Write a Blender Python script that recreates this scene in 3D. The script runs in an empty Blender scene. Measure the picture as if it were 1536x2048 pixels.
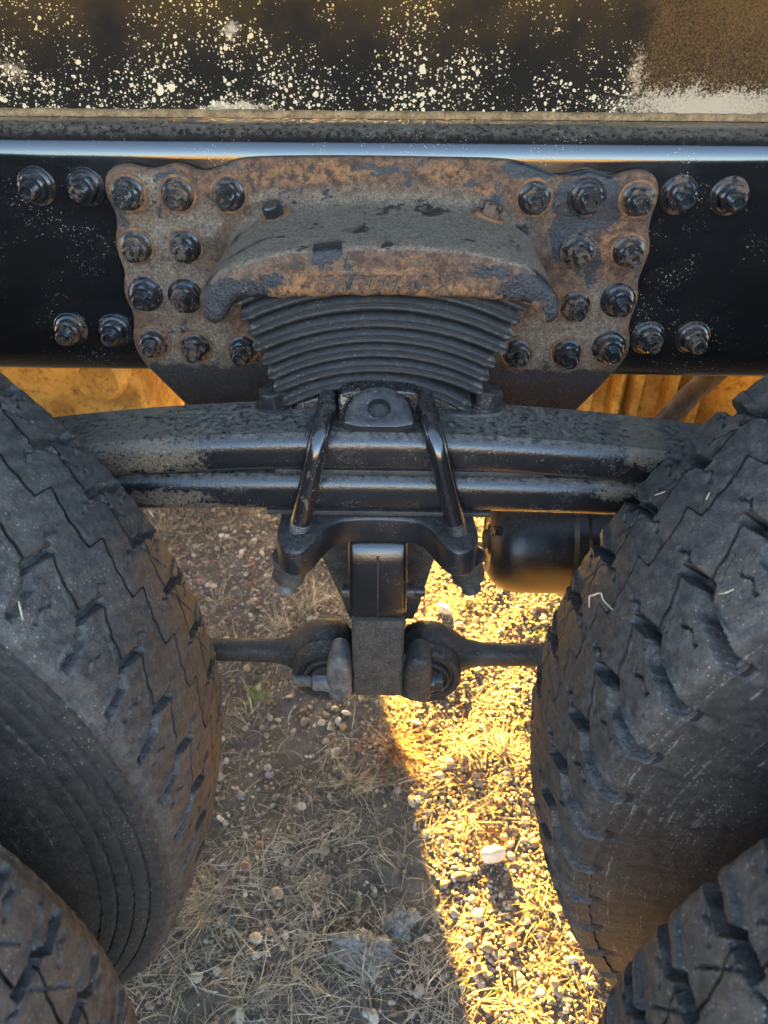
import bpy, bmesh, math, random
import numpy as np
from mathutils import Vector, Matrix, noise as mnoise
R_ = math.radians
rng = np.random.default_rng(7)
random.seed(7)
sc = bpy.context.scene
COL = sc.collection

# ------------------------------------------------------------------ camera, sky, sun, exposure
CAM_H, FPX, PITCH, YAW, ROLL = 1.135, 1519.26, R_(36.24), R_(.823), R_(.309)
fw = Vector((-math.sin(YAW)*math.cos(PITCH), math.cos(YAW)*math.cos(PITCH), -math.sin(PITCH)))
rt = Vector((math.cos(YAW), math.sin(YAW), 0))
up = rt.cross(fw)
rt, up = rt*math.cos(ROLL)+up*math.sin(ROLL), up*math.cos(ROLL)-rt*math.sin(ROLL)
cd = bpy.data.cameras.new('camera')
cam = bpy.data.objects.new('camera', cd); COL.objects.link(cam)
m = Matrix((rt, up, -fw)).transposed().to_4x4(); m.translation = (0, 0, CAM_H)
cam.matrix_world = m
cd.sensor_fit = 'VERTICAL'; cd.sensor_height = 36; cd.lens = 36*FPX/2048
cd.clip_start = .01; cd.clip_end = 2000
cd.dof.use_dof = True; cd.dof.focus_distance = .80; cd.dof.aperture_fstop = 8.0
sc.camera = cam

SUN_EL = R_(9.0); SUN_SLOPE = .158
w = bpy.data.worlds.new('World'); sc.world = w; w.use_nodes = True
nt = w.node_tree
sky = nt.nodes.new('ShaderNodeTexSky'); sky.sky_type = 'NISHITA'; sky.sun_disc = False
sky.sun_elevation = SUN_EL; sky.sun_rotation = -math.atan(SUN_SLOPE)
sky.air_density = .8; sky.dust_density = 1.6; sky.ozone_density = .6
nt.links.new(sky.outputs[0], nt.nodes['Background'].inputs[0])
nt.nodes['Background'].inputs[1].default_value = .055
sl = bpy.data.lights.new('sun', 'SUN'); sl.energy = 5.0; sl.angle = R_(.5); sl.color = (1, .53, .085)
so = bpy.data.objects.new('sun', sl); COL.objects.link(so)
ldir = Vector((SUN_SLOPE, -1, 0)).normalized()*math.cos(SUN_EL) + Vector((0, 0, -math.sin(SUN_EL)))
so.rotation_euler = ldir.to_track_quat('-Z', 'Y').to_euler()
so.location = (-2, 12, 4)
sc.view_settings.view_transform = 'Standard'; sc.view_settings.look = 'None'
sc.view_settings.exposure = 5.3; sc.view_settings.gamma = 1
sc.render.engine = 'CYCLES'
sc.cycles.use_denoising = True
sc.cycles.max_bounces = 6; sc.cycles.diffuse_bounces = 4; sc.cycles.glossy_bounces = 3
sc.cycles.use_adaptive_sampling = True; sc.cycles.adaptive_threshold = .015
sc.cycles.sample_clamp_indirect = 6.0

# pixel of the photograph (1536 x 2048) -> point of the place at a given depth Y or height z
def ray(px, py): return fw + rt*((px-768)/FPX) - up*((py-1024)/FPX)
def P(px, py, Y):
    d = ray(px, py); return Vector((0, 0, CAM_H)) + d*(Y/d.y)
def G(px, py, z):
    d = ray(px, py); return Vector((0, 0, CAM_H)) + d*((z-CAM_H)/d.z)

# ------------------------------------------------------------------ node helpers
class NB:
    def __init__(s, name):
        s.mat = bpy.data.materials.new(name); s.mat.use_nodes = True
        s.t = s.mat.node_tree; s.b = s.t.nodes['Principled BSDF']; s.out = s.t.nodes['Material Output']
        s.pos = s.n('ShaderNodeNewGeometry')
        s.P = s.pos.outputs['Position']; s.N = s.pos.outputs['Normal']
    def n(s, t, **k):
        x = s.t.nodes.new(t)
        for a, b in k.items(): setattr(x, a, b)
        return x
    def put(s, sock, v):
        if isinstance(v, bpy.types.NodeSocket): s.t.links.new(v, sock)
        elif v is not None:
            if isinstance(v, tuple) and len(v) == 3 and sock.type == 'RGBA': v = v+(1,)
            sock.default_value = v
    def math(s, op, a, b=None, c=None, clamp=False):
        x = s.n('ShaderNodeMath', operation=op); x.use_clamp = clamp
        for i, v in enumerate((a, b, c)):
            if v is not None: s.put(x.inputs[i], v)
        return x.outputs[0]
    def vmath(s, op, a, b=None):
        x = s.n('ShaderNodeVectorMath', operation=op); s.put(x.inputs[0], a)
        if b is not None: s.put(x.inputs[1], b)
        return x.outputs['Value'] if op in ('LENGTH', 'DOT_PRODUCT', 'DISTANCE') else x.outputs['Vector']
    def xyz(s, v):
        x = s.n('ShaderNodeSeparateXYZ'); s.put(x.inputs[0], v); return x.outputs
    def noise(s, sc_, det=4, ro=.6, vec=None, out=0, dist=0):
        x = s.n('ShaderNodeTexNoise'); s.put(x.inputs['Vector'], vec or s.P)
        x.inputs['Scale'].default_value = sc_; x.inputs['Detail'].default_value = det; x.inputs['Roughness'].default_value = ro
        x.inputs['Distortion'].default_value = dist
        return x.outputs[out]
    def voro(s, sc_, vec=None, feat='F1', out='Distance', rand=1):
        x = s.n('ShaderNodeTexVoronoi', feature=feat); s.put(x.inputs['Vector'], vec or s.P)
        x.inputs['Scale'].default_value = sc_; x.inputs['Randomness'].default_value = rand
        return x.outputs[out]
    def step(s, v, a, b):
        x = s.n('ShaderNodeMapRange', interpolation_type='SMOOTHSTEP'); s.put(x.inputs[0], v)
        x.inputs[1].default_value = a; x.inputs[2].default_value = b
        return x.outputs[0]
    def mix(s, f, a, b):
        x = s.n('ShaderNodeMix', data_type='RGBA'); s.put(x.inputs[0], f); s.put(x.inputs[6], a); s.put(x.inputs[7], b)
        return x.outputs[2]
    def mixf(s, f, a, b):
        x = s.n('ShaderNodeMix', data_type='FLOAT'); s.put(x.inputs[0], f); s.put(x.inputs[2], a); s.put(x.inputs[3], b)
        return x.outputs[0]
    def bump(s, h, dist, strength=1.0, prev=None):
        x = s.n('ShaderNodeBump'); x.inputs['Strength'].default_value = strength; x.inputs['Distance'].default_value = dist
        s.put(x.inputs['Height'], h)
        if prev is not None: s.put(x.inputs['Normal'], prev)
        return x.outputs[0]
    def blob(s, items, warp=None):
        """0 at the heart of the nearest ellipse (x, z, rx, rz), 1 on its rim"""
        v = s.P if warp is None else s.vmath('ADD', s.P, warp)
        best = None
        for x, z, rx, rz in items:
            d = s.vmath('SUBTRACT', v, (x, 0, z)); d = s.vmath('MULTIPLY', d, (1/rx, 0, 1/rz))
            l = s.vmath('LENGTH', d)
            best = l if best is None else s.math('MINIMUM', best, l)
        return best
    def warp(s, sc_, amt, det=5, ro=.7):
        c = s.noise(sc_, det, ro, out=1)
        c = s.vmath('SUBTRACT', c, (.5, .5, .5)); return s.vmath('MULTIPLY', c, (amt, amt, amt))
    def done(s, col, rough, bump=None, **k):
        s.put(s.b.inputs['Base Color'], col); s.put(s.b.inputs['Roughness'], rough)
        if bump is not None: s.put(s.b.inputs['Normal'], bump)
        for a, v in k.items(): s.put(s.b.inputs[a], v)
        return s.mat

def px_blobs(lst, Y):
    o = []
    for x, y, rx, ry in lst:
        a, b, c = P(x, y, Y), P(x+rx, y, Y), P(x, y+ry, Y)
        o.append((a.x, a.z, abs(b.x-a.x), abs(c.z-a.z)))
    return o

# ------------------------------------------------------------------ materials
def mat_black(name, base=(.010, .011, .014), rough=.22, dust=.25, grit=.5, patches=None, Y=.62, orange=.00015, peel=420, pcol=(.15, .112, .072), coat=0., scuff=False, updust=None, rusty=False):
    b = NB(name)
    n1 = b.noise(16, 4, .7); n2 = b.noise(170, 4, .75)
    upz = b.math('MAXIMUM', b.xyz(b.N)[2], 0.0)
    d = b.math('ADD', b.math('MULTIPLY', b.step(n1, .40, .78), .35), b.math('MULTIPLY', b.step(upz, .55, .98), .65 if updust is None else updust))
    d = b.math('MULTIPLY', b.math('MULTIPLY', d, b.step(n2, .30, .66)), dust)
    col = b.mix(d, base, (.15, .13, .105))
    if patches:
        w_ = b.warp(45, .014, 3)
        l = b.blob(px_blobs(patches, Y), w_)
        pm = b.step(b.math('ADD', n2, b.math('MULTIPLY', b.math('SUBTRACT', 1.0, l), .45)), .46, .66)
        pm = b.math('MULTIPLY', pm, b.step(b.noise(420, 2, .8), .30, .62))
        col = b.mix(b.math('MULTIPLY', pm, .8), col, pcol); d = b.math('MAXIMUM', d, pm)
    if rusty:
        rm = b.math('MULTIPLY', b.step(b.noise(24, 3, .6), .50, .60), b.step(n2, .42, .58))
        col = b.mix(b.math('MULTIPLY', rm, .8), col, (.115, .066, .036)); d = b.math('MAXIMUM', d, rm)
    # stuck grit: fine pale specks
    v = b.voro(330)
    sp = b.math('MULTIPLY', b.step(v, .19, .10), b.step(b.math('ADD', n1, b.math('MULTIPLY', n2, .5)), .74, .90))
    sp = b.math('MULTIPLY', sp, grit)
    col = b.mix(sp, col, (.42, .38, .32))
    r = b.mixf(b.math('MAXIMUM', d, sp), b.mixf(n1, rough*.8, rough*1.4), .85)
    if scuff:
        e = b.math('MULTIPLY', b.step(b.pos.outputs['Pointiness'], .54, .60), b.step(n2, .48, .62))
        col = b.mix(b.math('MULTIPLY', e, .5), col, (.19, .18, .155)); r = b.mixf(e, r, .8)
    clean = b.math('MULTIPLY', b.math('SUBTRACT', 1.0, b.math('MAXIMUM', d, sp)), coat)
    return b.done(col, r, b.bump(b.noise(peel, 2, .6), orange, .8), **({'Coat Weight': clean, 'Coat Roughness': .06, 'Coat Normal': b.bump(b.noise(peel*1.3, 2, .6), orange*1.2, .8)} if coat else {}))

def mat_rust(name, Y, paint, grey, ochre, zcut=None, front=None, k=1.0):
    b = NB(name)
    w_ = b.warp(42, .030, 4, .72)
    n1 = b.noise(22, 4, .72); n2 = b.noise(110, 4, .75); n3 = b.noise(420, 3, .8)
    sc_ = lambda c: tuple(q*k for q in c)
    rust = b.mix(b.step(n2, .34, .66), sc_((.036, .020, .013)), sc_((.145, .074, .036)))
    rust = b.mix(b.math('MULTIPLY', b.step(n1, .46, .66), .8), rust, sc_((.105, .068, .042)))
    mo = b.math('MULTIPLY', b.step(b.blob(px_blobs(ochre, Y), w_), 1.2, .5), b.step(n2, .40, .60))
    rust = b.mix(b.math('MULTIPLY', mo, .75), rust, sc_((.25, .112, .038)))
    rust = b.mix(b.math('MULTIPLY', b.step(b.noise(60, 5, .8), .50, .62), .8), rust, sc_((.036, .021, .014)))
    # caked grey-brown dust
    mg = b.step(b.blob(px_blobs(grey, Y), w_), 1.25, .6)
    if front is not None: mg = b.math('MAXIMUM', b.math('MULTIPLY', mg, .3), b.step(b.xyz(b.N)[2], .45, .85))
    mg = b.math('MULTIPLY', mg, b.mixf(b.step(n2, .35, .6), .5, .95))
    rust = b.mix(mg, rust, b.mix(b.step(n3, .3, .7), sc_((.072, .056, .041)), sc_((.215, .168, .118))))
    # fine pits and pale flecks
    rust = b.mix(b.math('MULTIPLY', b.step(n3, .44, .30), .85), rust, (.014, .010, .008))
    rust = b.mix(b.math('MULTIPLY', b.step(n3, .60, .74), .55), rust, sc_((.40, .29, .18)))
    # what is left of the black paint
    l = b.blob(px_blobs(paint, Y), w_)
    mp = b.step(l, 1.03, .97)
    if zcut is not None:
        z = b.xyz(b.vmath('ADD', b.P, w_))[2]
        mp = b.math('MAXIMUM', mp, b.step(z, zcut+.001, zcut-.001))
    if front is not None: mp = b.math('MULTIPLY', mp, b.step(b.xyz(b.P)[1], front+.03, front+.012))
    mp = b.math('MAXIMUM', mp, b.math('MULTIPLY', b.step(n1, .60, .615), b.step(n2, .40, .47)))
    chips = b.math('MAXIMUM', b.step(n2, .62, .66), b.step(n3, .70, .74))
    mp = b.math('MULTIPLY', mp, b.math('SUBTRACT', 1.0, chips))
    pcol = b.mix(b.math('MULTIPLY', b.step(n3, .48, .7), .40), (.009, .010, .013), (.085, .08, .072))
    col = b.mix(mp, rust, pcol)
    r = b.mixf(mp, .86, b.mixf(n1, .18, .5))
    return b.done(col, r, b.bump(b.math('ADD', n2, b.math('MULTIPLY', n3, .45)), .0030, .9))

def mat_rubber(name, dust=.5, side=False):
    b = NB(name)
    n1 = b.noise(14, 4, .7); n2 = b.noise(120, 5, .8); n3 = b.noise(480, 2, .7)
    col = b.mix(b.step(n2, .32, .70), (.022, .022, .0225), (.078, .075, .070))
    at = b.n('ShaderNodeAttribute', attribute_name='groove')
    dm = b.math('MULTIPLY', b.math('ADD', b.step(n1, .42, .72), b.math('MULTIPLY', b.step(n2, .5, .75), .6)), dust*.55)
    if side: col = b.mix(.45, col, (.012, .0115, .0115)); dm = b.math('MULTIPLY', dm, .30)
    dm = b.math('ADD', dm, b.math('MULTIPLY', b.math('MULTIPLY', at.outputs['Fac'], b.step(n1, .5, .66)), .12), clamp=True)
    col = b.mix(dm, col, (.135, .118, .094))
    pit = b.math('MAXIMUM', b.step(n3, .37, .29), b.step(b.noise(210, 3, .7), .36, .31))
    col = b.mix(b.math('MULTIPLY', pit, .85), col, (.005, .005, .006))
    v = b.voro(240); sp = b.math('MULTIPLY', b.step(v, .17, .09), b.step(n1, .46, .58))
    if side:
        # scuff lines that run round the sidewall
        at2 = b.n('ShaderNodeAttribute', attribute_name='polar')
        s_ = b.noise(1.0, 4, .75, vec=b.vmath('MULTIPLY', at2.outputs['Vector'], (3.5, 330, 1)))
        sm = b.math('MULTIPLY', b.step(s_, .57, .66), b.step(n2, .44, .58))
        col = b.mix(b.math('MULTIPLY', sm, dust), col, (.24, .22, .195))
    col = b.mix(b.math('MULTIPLY', sp, .8), col, (.40, .37, .30))
    r = b.mixf(n1, .48, .68)
    return b.done(col, r, b.bump(b.math('ADD', n2, b.math('MULTIPLY', n3, .4)), .0017 if not side else .0008, .9))

def mat_panel():
    b = NB('splashed_sill_paint')
    x, y, z = b.xyz(b.P)
    n1 = b.noise(9, 4, .7); n2 = b.noise(34, 4, .65); fine = b.noise(480, 3, .8)
    base = b.mix(b.step(n1, .35, .7), (.0050, .0045, .0042), (.014, .011, .0065))
    # golden bounce light painted in high up; brown film at right
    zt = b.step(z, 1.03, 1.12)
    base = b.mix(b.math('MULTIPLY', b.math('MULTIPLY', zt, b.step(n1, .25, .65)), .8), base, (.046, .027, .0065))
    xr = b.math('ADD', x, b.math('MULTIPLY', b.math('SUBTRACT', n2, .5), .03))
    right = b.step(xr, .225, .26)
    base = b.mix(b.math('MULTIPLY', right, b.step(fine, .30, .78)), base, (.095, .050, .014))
    # pale splash: spots of several sizes, densest low down and in drifts
    dens = b.math('ADD', b.math('ADD', n1, b.math('MULTIPLY', b.step(z, 1.12, 1.0), .14)), b.math('MULTIPLY', n2, .5))
    col = base; spots = None
    for k, (s_, r0, th) in enumerate(((70, .38, .66), (125, .42, .60), (220, .47, .55), (420, .52, .55))):
        vv = b.vmath('ADD', b.vmath('ADD', b.P, b.vmath('MULTIPLY', b.noise(s_*1.3, 2, out=1), (.6/s_,)*3)), (k*3.1, .37*k, k*1.7))
        vo = b.n('ShaderNodeTexVoronoi'); b.put(vo.inputs['Vector'], vv); vo.inputs['Scale'].default_value = s_
        cellr = b.xyz(vo.outputs['Color'])[0]
        rad = b.math('MULTIPLY', b.math('MULTIPLY', b.step(dens, th+.06, th+.34), b.math('POWER', cellr, 1.6)), r0)
        s0 = b.math('GREATER_THAN', b.math('SUBTRACT', rad, vo.outputs['Distance']), .03)
        spots = s0 if spots is None else b.math('MAXIMUM', spots, s0)
    left = b.math('SUBTRACT', 1.0, b.math('MULTIPLY', right, .95))
    spots = b.math('MULTIPLY', spots, left)
    w_ = b.warp(30, .03, 3)
    l = b.blob(px_blobs([(1400, 218, 190, 60), (1275, 150, 22, 70), (480, 214, 85, 20), (30, 145, 34, 26), (458, 65, 17, 16)], .889), w_)
    dr = b.step(b.math('ADD', fine, b.math('MULTIPLY', b.math('SUBTRACT', 1.0, l), .28)), .56, .74)
    l2 = b.blob(px_blobs([(1420, 214, 190, 34), (470, 216, 66, 12), (458, 65, 15, 14)], .889), w_)
    solid = b.step(b.math('ADD', fine, b.math('MULTIPLY', b.math('SUBTRACT', 1.0, l2), .4)), .44, .66)
    col = b.mix(b.math('MULTIPLY', dr, .7), col, (.30, .22, .14))
    col = b.mix(b.math('MULTIPLY', solid, .75), col, (.33, .275, .20))
    col = b.mix(spots, col, b.mix(zt, (.47, .39, .265), (.47, .33, .12)))  # high spots tinted gold with the same painted bounce light
    return b.done(col, b.mixf(spots, .65, .85), None, **{'Specular IOR Level': .12})

def mat_plain(name, c1, c2, scale=40, rough=.8, bd=.001, c3=None):
    b = NB(name)
    n = b.noise(scale, 6, .7); n2 = b.noise(scale*6, 4, .7)
    col = b.mix(b.step(n, .3, .7), c1, c2)
    if c3: col = b.mix(b.math('MULTIPLY', b.step(n2, .5, .68), .7), col, c3)
    return b.done(col, rough, b.bump(b.math('ADD', n, b.math('MULTIPLY', n2, .5)), bd, .7))

def mat_attr(name, rough, transl=0, bd=.0006):
    b = NB(name)
    a = b.n('ShaderNodeAttribute', attribute_name='tint')
    n = b.noise(500, 3, .7)
    col = b.mix(b.math('MULTIPLY', b.step(n, .4, .7), .35), a.outputs['Color'], (.10, .08, .055))
    mt = b.done(col, rough, b.bump(n, bd, .5))
    if transl:
        tr = b.n('ShaderNodeBsdfTranslucent'); b.put(tr.inputs[0], a.outputs['Color'])
        mx = b.n('ShaderNodeMixShader'); mx.inputs[0].default_value = transl
        b.t.links.new(b.b.outputs[0], mx.inputs[1]); b.t.links.new(tr.outputs[0], mx.inputs[2])
        b.t.links.new(mx.outputs[0], b.out.inputs[0])
    return mt

def mat_soil():
    b = NB('soil')
    n1 = b.noise(3.5, 6, .65); n2 = b.noise(40, 6, .75); n3 = b.noise(240, 4, .75)
    col = b.mix(b.step(n2, .3, .7), (.066, .057, .047), (.165, .144, .120))
    col = b.mix(b.step(n1, .45, .65), col, (.085, .070, .052))
    col = b.mix(b.math('MULTIPLY', b.step(n3, .58, .66), .7), col, (.24, .20, .155))
    dist = b.vmath('LENGTH', b.P)
    far = b.step(dist, 2.5, 5)
    col = b.mix(far, col, b.mix(b.step(b.noise(.8, 6, .7), .35, .65), (.20, .155, .07), (.30, .24, .11)))
    return b.done(col, .95, b.bump(b.math('ADD', n2, b.math('MULTIPLY', n3, .5)), .006, .9))

M = {}
M['paint'] = mat_black('gloss_black_frame_paint', (.0065, .0066, .0074), .12, .22, 1.0, orange=.00006, coat=.8, updust=3.2)
M['nut'] = mat_black('black_nut_paint', (.011, .012, .014), .19, .40, .9, peel=900, orange=.0001, coat=.35, rusty=True)
M['leaf'] = mat_black('spring_leaf_paint', (.008, .0088, .0105), .22, .42, 1.0,
    patches=[(300, 912, 110, 36), (215, 920, 70, 40), (400, 1014, 130, 12), (330, 995, 90, 18), (1300, 912, 50, 26), (1240, 985, 50, 14)], Y=.622, orange=.0006, peel=420, coat=.5, updust=1.9)
M['clamp'] = mat_black('clamp_paint', (.010, .011, .013), .30, .45, .8, orange=.0004)
M['ubolt'] = mat_black('ubolt_paint', (.009, .009, .010), .18, .35, 1.0, patches=[(652, 806, 15, 14), (848, 802, 15, 12), (622, 935, 4, 8), (915, 1052, 8, 14), (612, 990, 5, 14)], Y=.61, pcol=(.14, .10, .065), coat=.8)
M['saddle'] = mat_black('saddle_paint', (.007, .007, .008), .14, .25, 1.0, patches=[(690, 800, 7, 10)], Y=.65, orange=.0010, peel=500, pcol=(.35, .31, .24))
M['tower'] = mat_black('rod_tower_paint', (.008, .008, .009), .20, .25, 1.0, orange=.0004, coat=.5)
M['tower_dust'] = mat_plain('dusty_rod_tower', (.022, .021, .020), (.066, .058, .048), 60, .8, .0012, (.13, .115, .095))
M['dusty'] = mat_plain('dusty_black_forging', (.013, .013, .014), (.045, .041, .035), 40, .6, .0010, (.09, .078, .060))
M['steel'] = mat_plain('dull_steel', (.06, .06, .06), (.17, .16, .145), 90, .5, .0008, (.03, .028, .025))
M['spring'] = mat_black('spring_rubber', (.011, .0108, .0108), .62, .16, .6, orange=.0010, peel=190, scuff=True)
M['plate'] = mat_rust('rusted_hanger_plate', .816,
    paint=[(1180, 400, 75, 62), (1135, 470, 40, 60), (1060, 345, 60, 18), (1185, 535, 16, 40), (345, 350, 32, 9), (640, 400, 85, 22), (545, 440, 65, 22), (760, 335, 42, 11), (700, 420, 120, 16), (945, 372, 18, 8), (240, 420, 16, 30)],
    grey=[(330, 540, 90, 110), (400, 440, 60, 40), (380, 690, 110, 60), (1180, 640, 70, 70), (1110, 690, 110, 60), (540, 420, 60, 40), (300, 380, 60, 40), (830, 420, 160, 22)],
    ochre=[(640, 345, 130, 22), (900, 345, 60, 25), (975, 400, 60, 28), (500, 355, 40, 25), (440, 480, 24, 26), (1230, 480, 30, 60), (1040, 420, 40, 30), (1180, 730, 40, 20)],
    zcut=P(700, 735, .816).z)
M['hood'] = mat_rust('rusted_casting_hood', .662,
    paint=[(655, 505, 34, 20), (640, 520, 16, 14), (470, 590, 70, 34), (430, 620, 40, 34), (1060, 575, 60, 26), (1105, 620, 22, 40), (980, 545, 40, 12), (540, 560, 26, 16)],
    grey=[(700, 430, 330, 52), (520, 480, 110, 52), (960, 460, 160, 46), (470, 530, 60, 30), (1080, 520, 60, 40)],
    ochre=[(620, 575, 150, 22), (760, 545, 160, 10), (860, 580, 190, 16), (1000, 590, 90, 18), (560, 590, 60, 12), (760, 592, 60, 6)], front=.662)
M['letters'] = mat_plain('corroded_letters', (.022, .016, .012), (.10, .055, .03), 160, .7, .001, (.2, .13, .07))
M['rust_ring'] = mat_plain('rusty_washer', (.05, .028, .018), (.24, .11, .042), 130, .85, .0008, (.02, .018, .018))
M['sill_edge'] = mat_plain('rusty_sill_edge', (.09, .05, .018), (.26, .17, .08), 60, .85, .001, (.03, .02, .012))
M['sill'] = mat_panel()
M['ochre'] = mat_plain('dusty_axle_gold_glow', (.42, .25, .06), (.80, .54, .16), 18, .75, .0012, (.20, .11, .03))  # the sun's golden glow is put into the axle colour
M['hose'] = mat_plain('dusty_hose', (.05, .032, .02), (.16, .10, .06), 60, .8, .0008)
M['tread'] = mat_rubber('tread_rubber', .55)
M['side'] = mat_rubber('sidewall_rubber', .35, side=True)
M['side_scuffed'] = mat_rubber('scuffed_sidewall_rubber', 1.0, side=True)
M['rim'] = mat_plain('dirty_rim', (.02, .02, .02), (.07, .06, .05), 30, .6, .001)
M['soil'] = mat_soil()
M['hill'] = mat_plain('dry_hill_grass', (.16, .12, .05), (.34, .27, .12), .5, .95, .05)
M['pebble'] = mat_attr('pebble', .75)
M['grass'] = mat_attr('dry_grass', .8, .45, .0002)
M['rock'] = mat_plain('pale_rock', (.55, .50, .42), (.72, .68, .60), 60, .8, .004)
M['clod'] = mat_plain('grey_clod', (.13, .125, .115), (.34, .325, .30), 70, .95, .006, (.07, .058, .045))
M['straw'] = mat_plain('straw', (.42, .34, .20), (.62, .54, .38), 120, .8, .0002)
M['bed'] = mat_plain('dark_truck_bed', (.03, .03, .032), (.07, .065, .06), 6, .7, .002)

# ------------------------------------------------------------------ mesh helpers
def mk(name, verts, faces, mats, smooth=True, angle=40, midx=None):
    me = bpy.data.meshes.new(name)
    me.from_pydata([tuple(v) for v in verts], [], [tuple(f) for f in faces])
    for mm in (mats if isinstance(mats, (list, tuple)) else [mats]): me.materials.append(M[mm] if isinstance(mm, str) else mm)
    if midx is not None: me.polygons.foreach_set('material_index', midx)
    bm = bmesh.new(); bm.from_mesh(me); bmesh.ops.recalc_face_normals(bm, faces=bm.faces); bm.to_mesh(me); bm.free()
    me.polygons.foreach_set('use_smooth', [smooth and len(p.vertices) < 9 for p in me.polygons])
    if smooth: me.set_sharp_from_angle(angle=R_(angle))
    me.update(); return me
def ob(name, me, parent=None, loc=None, rot=None):
    o = bpy.data.objects.new(name, me); COL.objects.link(o)
    if loc is not None: o.location = loc
    if rot is not None: o.rotation_euler = rot
    if parent is not None:
        o.parent = parent
        p = parent; base = Matrix()
        while p is not None: base = p.matrix_basis @ base if p.parent is None else base; p = p.parent
        if parent.parent is None: o.matrix_parent_inverse = base.inverted()
    return o
def tag(o, label, cat, group=None, kind=None):
    o['label'] = label; o['category'] = cat
    if group: o['group'] = group
    if kind: o['kind'] = kind
    return o
def loft(rings, cap=True):
    n = len(rings[0]); v = [p for r in rings for p in r]; f = []
    for i in range(len(rings)-1):
        for j in range(n):
            k = (j+1) % n; f.append((i*n+j, i*n+k, (i+1)*n+k, (i+1)*n+j))
    if cap:
        f.append(tuple(range(n))[::-1]); f.append(tuple(range((len(rings)-1)*n, len(rings)*n)))
    return v, f
def smooth_closed(pts, n=120, it=2):
    p = np.array(pts, float)
    for _ in range(it):
        q = np.roll(p, -1, 0); p = np.stack([.75*p+.25*q, .25*p+.75*q], 1).reshape(-1, 2)
    q = np.vstack([p, p[:1]]); s = np.r_[0, np.cumsum(np.linalg.norm(np.diff(q, axis=0), axis=1))]
    t = np.linspace(0, s[-1], n, endpoint=False)
    return np.stack([np.interp(t, s, q[:, 0]), np.interp(t, s, q[:, 1])], 1)
def inset(p, d):
    t = np.roll(p, -1, 0)-np.roll(p, 1, 0); t /= np.linalg.norm(t, axis=1, keepdims=True)+1e-12
    a = np.sum(p[:, 0]*np.roll(p[:, 1], -1)-p[:, 1]*np.roll(p[:, 0], -1))
    nn = np.stack([-t[:, 1], t[:, 0]], 1)*(1 if a > 0 else -1)
    return p+nn*d
def slab(outline, d0, d1, bev, axis='Y', seg=3):
    """closed 2-D outline run from depth d0 to d1 with rounded rims; axis Y: outline is (x, z); Z: (x, y); X: (y, z)"""
    p = np.array(outline, float); s = 1 if d1 > d0 else -1
    rings = []
    for k in range(seg+1):
        a = k/seg*math.pi/2; rings.append((inset(p, bev*(1-math.sin(a))), d0+s*bev*(1-math.cos(a))))
    for k in range(seg+1):
        a = (1-k/seg)*math.pi/2; rings.append((inset(p, bev*(1-math.sin(a))), d1-s*bev*(1-math.cos(a))))
    R = []
    for q, d in rings:
        if axis == 'Y': R.append([(a, d, b) for a, b in q])
        elif axis == 'Z': R.append([(a, b, d) for a, b in q])
        else: R.append([(d, a, b) for a, b in q])
    return loft(R)
def rrect(x0, x1, y0, y1, r, n=5):
    o = []
    for cx, cy, a0 in ((x1-r, y1-r, 0), (x0+r, y1-r, 90), (x0+r, y0+r, 180), (x1-r, y0+r, 270)):
        for k in range(n+1):
            a = R_(a0+90*k/n); o.append((cx+r*math.cos(a), cy+r*math.sin(a)))
    return o
def box_(x0, x1, y0, y1, z0, z1, bev=.004):
    return slab(rrect(x0, x1, z0, z1, bev, 3), y0, y1, bev*.8, 'Y', 2)
def revolve(prof, n=32, origin=(0, 0, 0), axis=(0, -1, 0), hexfn=None):
    """prof: (axial, radius, hex?)"""
    ax = Vector(axis).normalized(); u = ax.orthogonal().normalized(); v = ax.cross(u); o = Vector(origin); rings = []
    for it in prof:
        a, r = it[0], it[1]; hx = len(it) > 2 and it[2]
        ring = []
        for k in range(n):
            th = 2*math.pi*k/n; rr = r
            if hx: rr = r/math.cos(((th+math.pi/6) % (math.pi/3))-math.pi/6)
            ring.append(tuple(o+ax*a+(u*math.cos(th)+v*math.sin(th))*rr))
        rings.append(ring)
    return loft(rings)
def tube(pts, rad, n=14, flat=None):
    pts = [Vector(p) for p in pts]; rings = []; u = None
    for i, p in enumerate(pts):
        t = (pts[min(i+1, len(pts)-1)]-pts[max(i-1, 0)]).normalized()
        u = (t.orthogonal() if u is None else u-t*u.dot(t)).normalized(); v = t.cross(u)
        r = rad[i] if hasattr(rad, '__len__') else rad
        rings.append([tuple(p+(u*math.cos(2*math.pi*k/n)+v*math.sin(2*math.pi*k/n))*r) for k in range(n)])
    return loft(rings)
def merge(*vf):
    V, F = [], []
    for v, f in vf:
        o = len(V); V += list(v); F += [tuple(i+o for i in q) for q in f]
    return V, F
def npmesh(name, V, F, mat, tint=None, smooth=True):
    me = bpy.data.meshes.new(name); F = np.asarray(F, np.int32); k = F.shape[1]
    me.vertices.add(len(V)); me.vertices.foreach_set('co', np.asarray(V, np.float32).ravel())
    me.loops.add(F.size); me.loops.foreach_set('vertex_index', F.ravel())
    me.polygons.add(len(F)); me.polygons.foreach_set('loop_start', np.arange(len(F), dtype=np.int32)*k)
    me.polygons.foreach_set('use_smooth', [smooth]*len(F))
    me.update(calc_edges=True); me.validate()
    if tint is not None:
        a = me.color_attributes.new('tint', 'FLOAT_COLOR', 'POINT')
        a.data.foreach_set('color', np.c_[tint, np.ones(len(tint))].astype(np.float32).ravel())
    me.materials.append(M[mat]); return me
def hx(i, k=0.):
    return abs(math.sin(i*127.1+k*311.7+3.3)*43758.5453) % 1

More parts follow.
